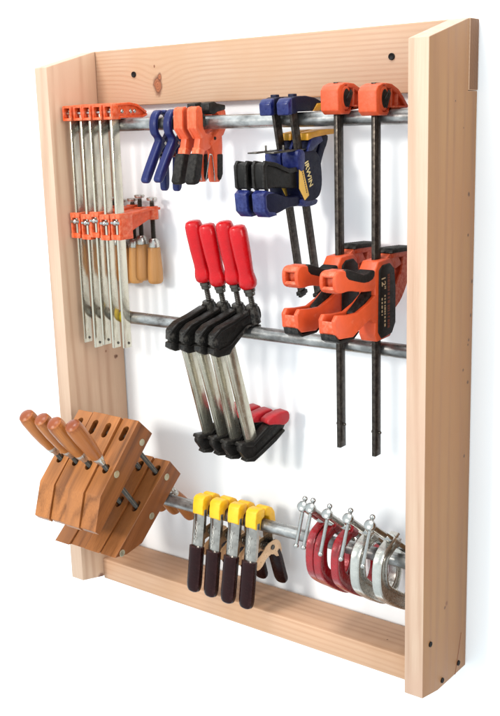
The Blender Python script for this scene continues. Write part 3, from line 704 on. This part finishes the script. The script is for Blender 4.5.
# ------------------------------------------------------------------ yellow tipped steel spring clamps
def make_spring(loc, label, rz=0):
    t = thing('spring_clamp', label, 'spring clamp', loc, rz, 'steel spring clamps with yellow tips on the bottom pipe')
    def dsec(w, dep, bulge):
        s = []
        for k in range(9):
            x = -w+2*w*k/8; s.append((-bulge*(1-(x/w)**2)-.0005, x))
        return s+[(dep, w), (dep, -w)]
    path = [(-.027, .012), (-.030, -.010), (-.036, -.045), (-.042, -.080)]
    fl = MB().sweep(path, dsec(.0148, .0075, .0045)).build('front_lever', M['spring_plate'], t)
    yt = [(-.0345, .003), (-.0330, .020), (-.0295, .036), (-.022, .0405), (-.006, .0400), (.000, .034), (-.002, .020), (-.0115, .0160), (-.0160, .004), (-.0165, -.004), (-.024, -.007)]
    MB().prism(yt, -.0140, .0140, .0020, 3).build('tip', M['yellow_vinyl'], fl)
    gp = catmull([(-.0405, -.069), (-.044, -.090), (-.050, -.125), (-.056, -.158), (-.0585, -.166), (-.0595, -.170)], 4)
    n = len(gp)
    sc = [1.0 if i < n-9 else (1-.055*(i-(n-10))-(.0 if i < n-4 else .09*(i-(n-5))**1.3)) for i in range(n)]
    sec = [(.0092*math.cos(a*math.pi/9), .0172*math.sin(a*math.pi/9)) for a in range(18)]
    sec = [(max(-.0102, min(.0088, q[0]*1.2)), max(-.0170, min(.0170, q[1]*1.1))) for q in sec]
    MB().sweep(gp, sec, sc).build('grip', M['maroon'], fl)
    ym = [(.0365, -.008), (.034, .020), (.026, .031), (.014, .038), (.004, .038), (.001, .033), (.003, .020), (.0115, .0160), (.0160, .004), (.0165, -.006), (.026, -.010)]
    rl = MB().sweep([(.029, .012), (.030, -.010), (.030, -.035), (.036, -.060), (.047, -.085)], [(q[0]*-1, q[1]) for q in dsec(.0128, .006, .0035)]).build('rear_lever', M['spring_plate'], t)
    MB().prism(ym, -.0140, .0140, .0030, 3).build('tip', M['yellow_vinyl'], rl)
    gp2 = catmull([(.041, -.070), (.050, -.092), (.060, -.125), (.068, -.150), (.0700, -.157), (.0710, -.161)], 4)
    MB().sweep(gp2, [(q[0]*.9, q[1]*.92) for q in sec], sc).build('grip', M['maroon'], rl)
    br = chaikin([(-.037, -.090), (-.038, -.066), (-.014, -.058), (.002, -.044), (.030, -.041), (.048, -.052), (.054, -.078), (.038, -.086), (.020, -.070), (.000, -.073), (-.020, -.090)], 1)
    m = MB()
    for s in (-1, 1): m.prism(br, s*.0142-.0009, s*.0142+.0009, .0004)
    m.build('bracket', M['cream'], t)
    MB().lathe((-.0175, .020, -.056), (1, 0, 0), [(0, .0050), (.0006, .0056), (.0344, .0056), (.0350, .0050), (.0346, .0030), (.0346, 0)], 20).build('pivot_pin', M['dark_steel'], t)
    MB().wire([(-.010+.0005*a, .018+.0088*math.cos(a*.62), -.056+.0088*math.sin(a*.62)) for a in range(40)], .0011).build('spring', M['dark_steel'], t)
    MB().lathe((0, -.0610, -.146), (0, -1, -.15), [(0, .0030), (.0016, .0030), (.0022, .0018), (.0022, 0)], 14).build('rivet', M['nickel'], fl)
    # rubbed script running down the plate
    m = MB()
    for (x0, za, zb, ph) in ((-.0022, -.014, -.040, 0.), (.0006, -.017, -.052, 1.3), (-.0030, -.045, -.062, 2.)):
        pts = []
        for a in range(9):
            z = za+(zb-za)*a/8; y = -.0350+(z+.010)*.171
            pts.append((x0+.0011*math.sin(a*1.7+ph), y-.0002, z))
        m.wire(catmull(pts, 3), .00036, 6)
    m.build('script_mark', M['white_ink'], fl)
    return t
YL = ['leftmost yellow-tipped steel spring clamp, nearest the wooden hand screws', 'yellow-tipped steel spring clamp second from the left on the bottom pipe',
      'yellow-tipped steel spring clamp second from the right on the bottom pipe', 'rightmost yellow-tipped steel spring clamp, its rear grip and cream steel bracket showing']
sx = [.374, .421, .469, .517]
sp = make_spring((sx[0], PY, PZ[3]), YL[0])
for i in range(1, 4):
    dup(sp, (sx[i], PY, PZ[3]), YL[i], rotx=math.radians((0, .8, -1.2, .3)[i]), rotz=math.radians((0, -2, 1.5, -1)[i]))

# ------------------------------------------------------------------ C-clamps at the right end of the bottom pipe
def make_c(loc, label, mat, kind, rz=0):
    t = thing('c_clamp', label, 'C-clamp', loc, rz, 'small C-clamps at the right end of the bottom pipe')
    d = Vector((.8, -.6)); B = Vector((-.013, .043))
    path = catmull([(-.004, .052), (-.026, .042), (-.052, .031), (-.062, .014), (-.063, -.018), (-.053, -.042), (-.020, -.069), (.022, -.096), (.046, -.102), (.068, -.092), (.080, -.070), (.080, -.050)], 5)
    n = len(path)
    if kind == 'red':
        sec = [(-.0095, -.0062), (-.0082, -.0076), (-.0040, -.0072), (-.0022, -.0056), (.0022, -.0056), (.0040, -.0072), (.0082, -.0076), (.0095, -.0062)]
    else:
        sec = [(-.0105, -.0070), (-.0090, -.0088), (-.0062, -.0088), (-.0050, -.0040), (.0050, -.0040), (.0062, -.0088), (.0090, -.0088), (.0105, -.0070)]
    sec = sec+[(q[0], -q[1]) for q in sec[::-1]]
    scl = []
    for i in range(n):
        u = i/(n-1); scl.append((.92+.55*math.sin(math.pi*min(1, max(0, u)))**1.2, 1.12))
    m = MB().sweep(path, sec, scl)
    bo = Vector((0, B.x-d.x*.014, B.y-d.y*.014))
    m.lathe(bo, (0, d.x, d.y), [(0, .0098), (.0012, .0112), (.024, .0112), (.0252, .0098)], 22)
    an = Vector((0, B.x+d.x*.132, B.y+d.y*.132))
    m.lathe(an-Vector((0, d.x, d.y))*.008, (0, d.x, d.y), [(0, .0095), (.001, .0105), (.016, .0100), (.018, .008)], 20)
    m.build('frame', mat, t)
    s0 = -.105; L = .190
    th = [(0, .0058), (.001, .0066), (.060, .0066)]
    for k in range(int((L-.064)/.0022)): th += [(.062+k*.0022, .0068), (.0631+k*.0022, .0058)]
    o = Vector((0, B.x+d.x*s0, B.y+d.y*s0))
    sc = MB().lathe(o, (0, d.x, d.y), th+[(L, .0056)], 16)
    sc.lathe(o-Vector((0, d.x, d.y))*.006, (0, d.x, d.y), [(0, .0070), (.0015, .0096), (.006, .0106), (.012, .0100), (.016, .0070)], 20)
    screw = sc.build('screw', M['steel'], t)
    MB().lathe(o+Vector((0, d.x, d.y))*(L-.002), (0, d.x, d.y), [(0, .0075), (.001, .0098), (.005, .0102), (.006, .0095)], 20).build('swivel_pad', M['nickel'], screw)
    hb = o+Vector((0, d.x, d.y))*.004
    hd = Vector((.10, .22, .97)).normalized()
    a = hb+hd*.017; b = hb-hd*.076
    h = MB().rod(a, b, .0035, .0005, 14).ball(a, .0052).ball(b, .0050)
    h.build('tommy_bar', M['steel'], screw)
    return t
CL = ['leftmost red C-clamp on the bottom pipe, overlapped by the next red one', 'middle red C-clamp of the three on the bottom pipe',
      'right red C-clamp, touching the silver C-clamps', 'left one of the two silver C-clamps on the bottom pipe', 'silver C-clamp at the far right, touching the right side board']
cx = [.687, .709, .748, .793, .842]
c1 = make_c((cx[0], PY, PZ[3]+.002), CL[0], M['red_enamel'], 'red', math.radians(3))
dup(c1, (cx[1], PY, PZ[3]), CL[1], rotz=math.radians(0), rotx=math.radians(-1))
dup(c1, (cx[2], PY, PZ[3]), CL[2], rotz=math.radians(0), rotx=math.radians(.5))
c4 = make_c((cx[3], PY, PZ[3]), CL[3], M['nickel'], 'silver', 0)
dup(c4, (cx[4], PY, PZ[3]), CL[4], rotz=math.radians(-1), rotx=math.radians(1))

# ------------------------------------------------------------------ light
def area(name, loc, target, size, power, col=(1, 1, 1)):
    l = bpy.data.lights.new(name, 'AREA'); l.shape = 'DISK'; l.size = size; l.energy = power; l.color = col
    o = bpy.data.objects.new(name, l); COL.objects.link(o); o.location = loc
    o.rotation_euler = (Vector(target)-Vector(loc)).to_track_quat('-Z', 'Y').to_euler()
    return o
area('key_softbox', (-.75, -5.6, 2.35), (.45, -.05, .4), 1.0, 165, (1, .965, .91))
area('side_fill', (4.6, -1.8, 1.5), (.3, -.05, .4), 1.8, 62, (1, .985, .96))  # unseen fill lamp, added to brighten the right-facing board faces
area('overhead_fill', (.2, -1.7, 4.3), (.45, -.1, .3), 1.8, 95, (1, .99, .97))  # unseen fill lamp, added to lift upward faces such as the bottom rail
wd = bpy.data.worlds.new('World'); S.world = wd; wd.use_nodes = True
nt = wd.node_tree; bg = nt.nodes['Background']
tc = nt.nodes.new('ShaderNodeTexCoord'); dt = nt.nodes.new('ShaderNodeVectorMath'); dt.operation = 'DOT_PRODUCT'
nt.links.new(tc.outputs['Generated'], dt.inputs[0]); dt.inputs[1].default_value = tuple(Vector((-.45, -.80, .40)).normalized())
mr = nt.nodes.new('ShaderNodeMapRange'); nt.links.new(dt.outputs['Value'], mr.inputs[0])
mr.inputs[1].default_value = -.6; mr.inputs[2].default_value = 1; mr.inputs[3].default_value = .70; mr.inputs[4].default_value = 1.15
bg.inputs['Color'].default_value = (.845, .955, 1.02, 1)
nt.links.new(mr.outputs[0], bg.inputs['Strength'])

# ------------------------------------------------------------------ camera
cam = bpy.data.cameras.new('camera'); co = bpy.data.objects.new('camera', cam); COL.objects.link(co)
cam.sensor_fit = 'VERTICAL'; cam.sensor_height = 24; cam.lens = 24*1017.173/716
cam.clip_start = .05; cam.clip_end = 60
R = Vector((0.79720263, 0.60300468, -0.02921175)); U = Vector((-0.11437164, 0.19836174, 0.97343297)); F = Vector((-0.59277913, 0.77268233, -0.22710113))
mw = Matrix((R, U, -F)).transposed().to_4x4(); mw.translation = (1.7244, -1.704, .8876)
co.matrix_world = mw
S.camera = co
S.render.engine = 'CYCLES'
S.view_settings.view_transform = 'Standard'; S.view_settings.look = 'None'
S.view_settings.exposure = .30; S.view_settings.gamma = 1
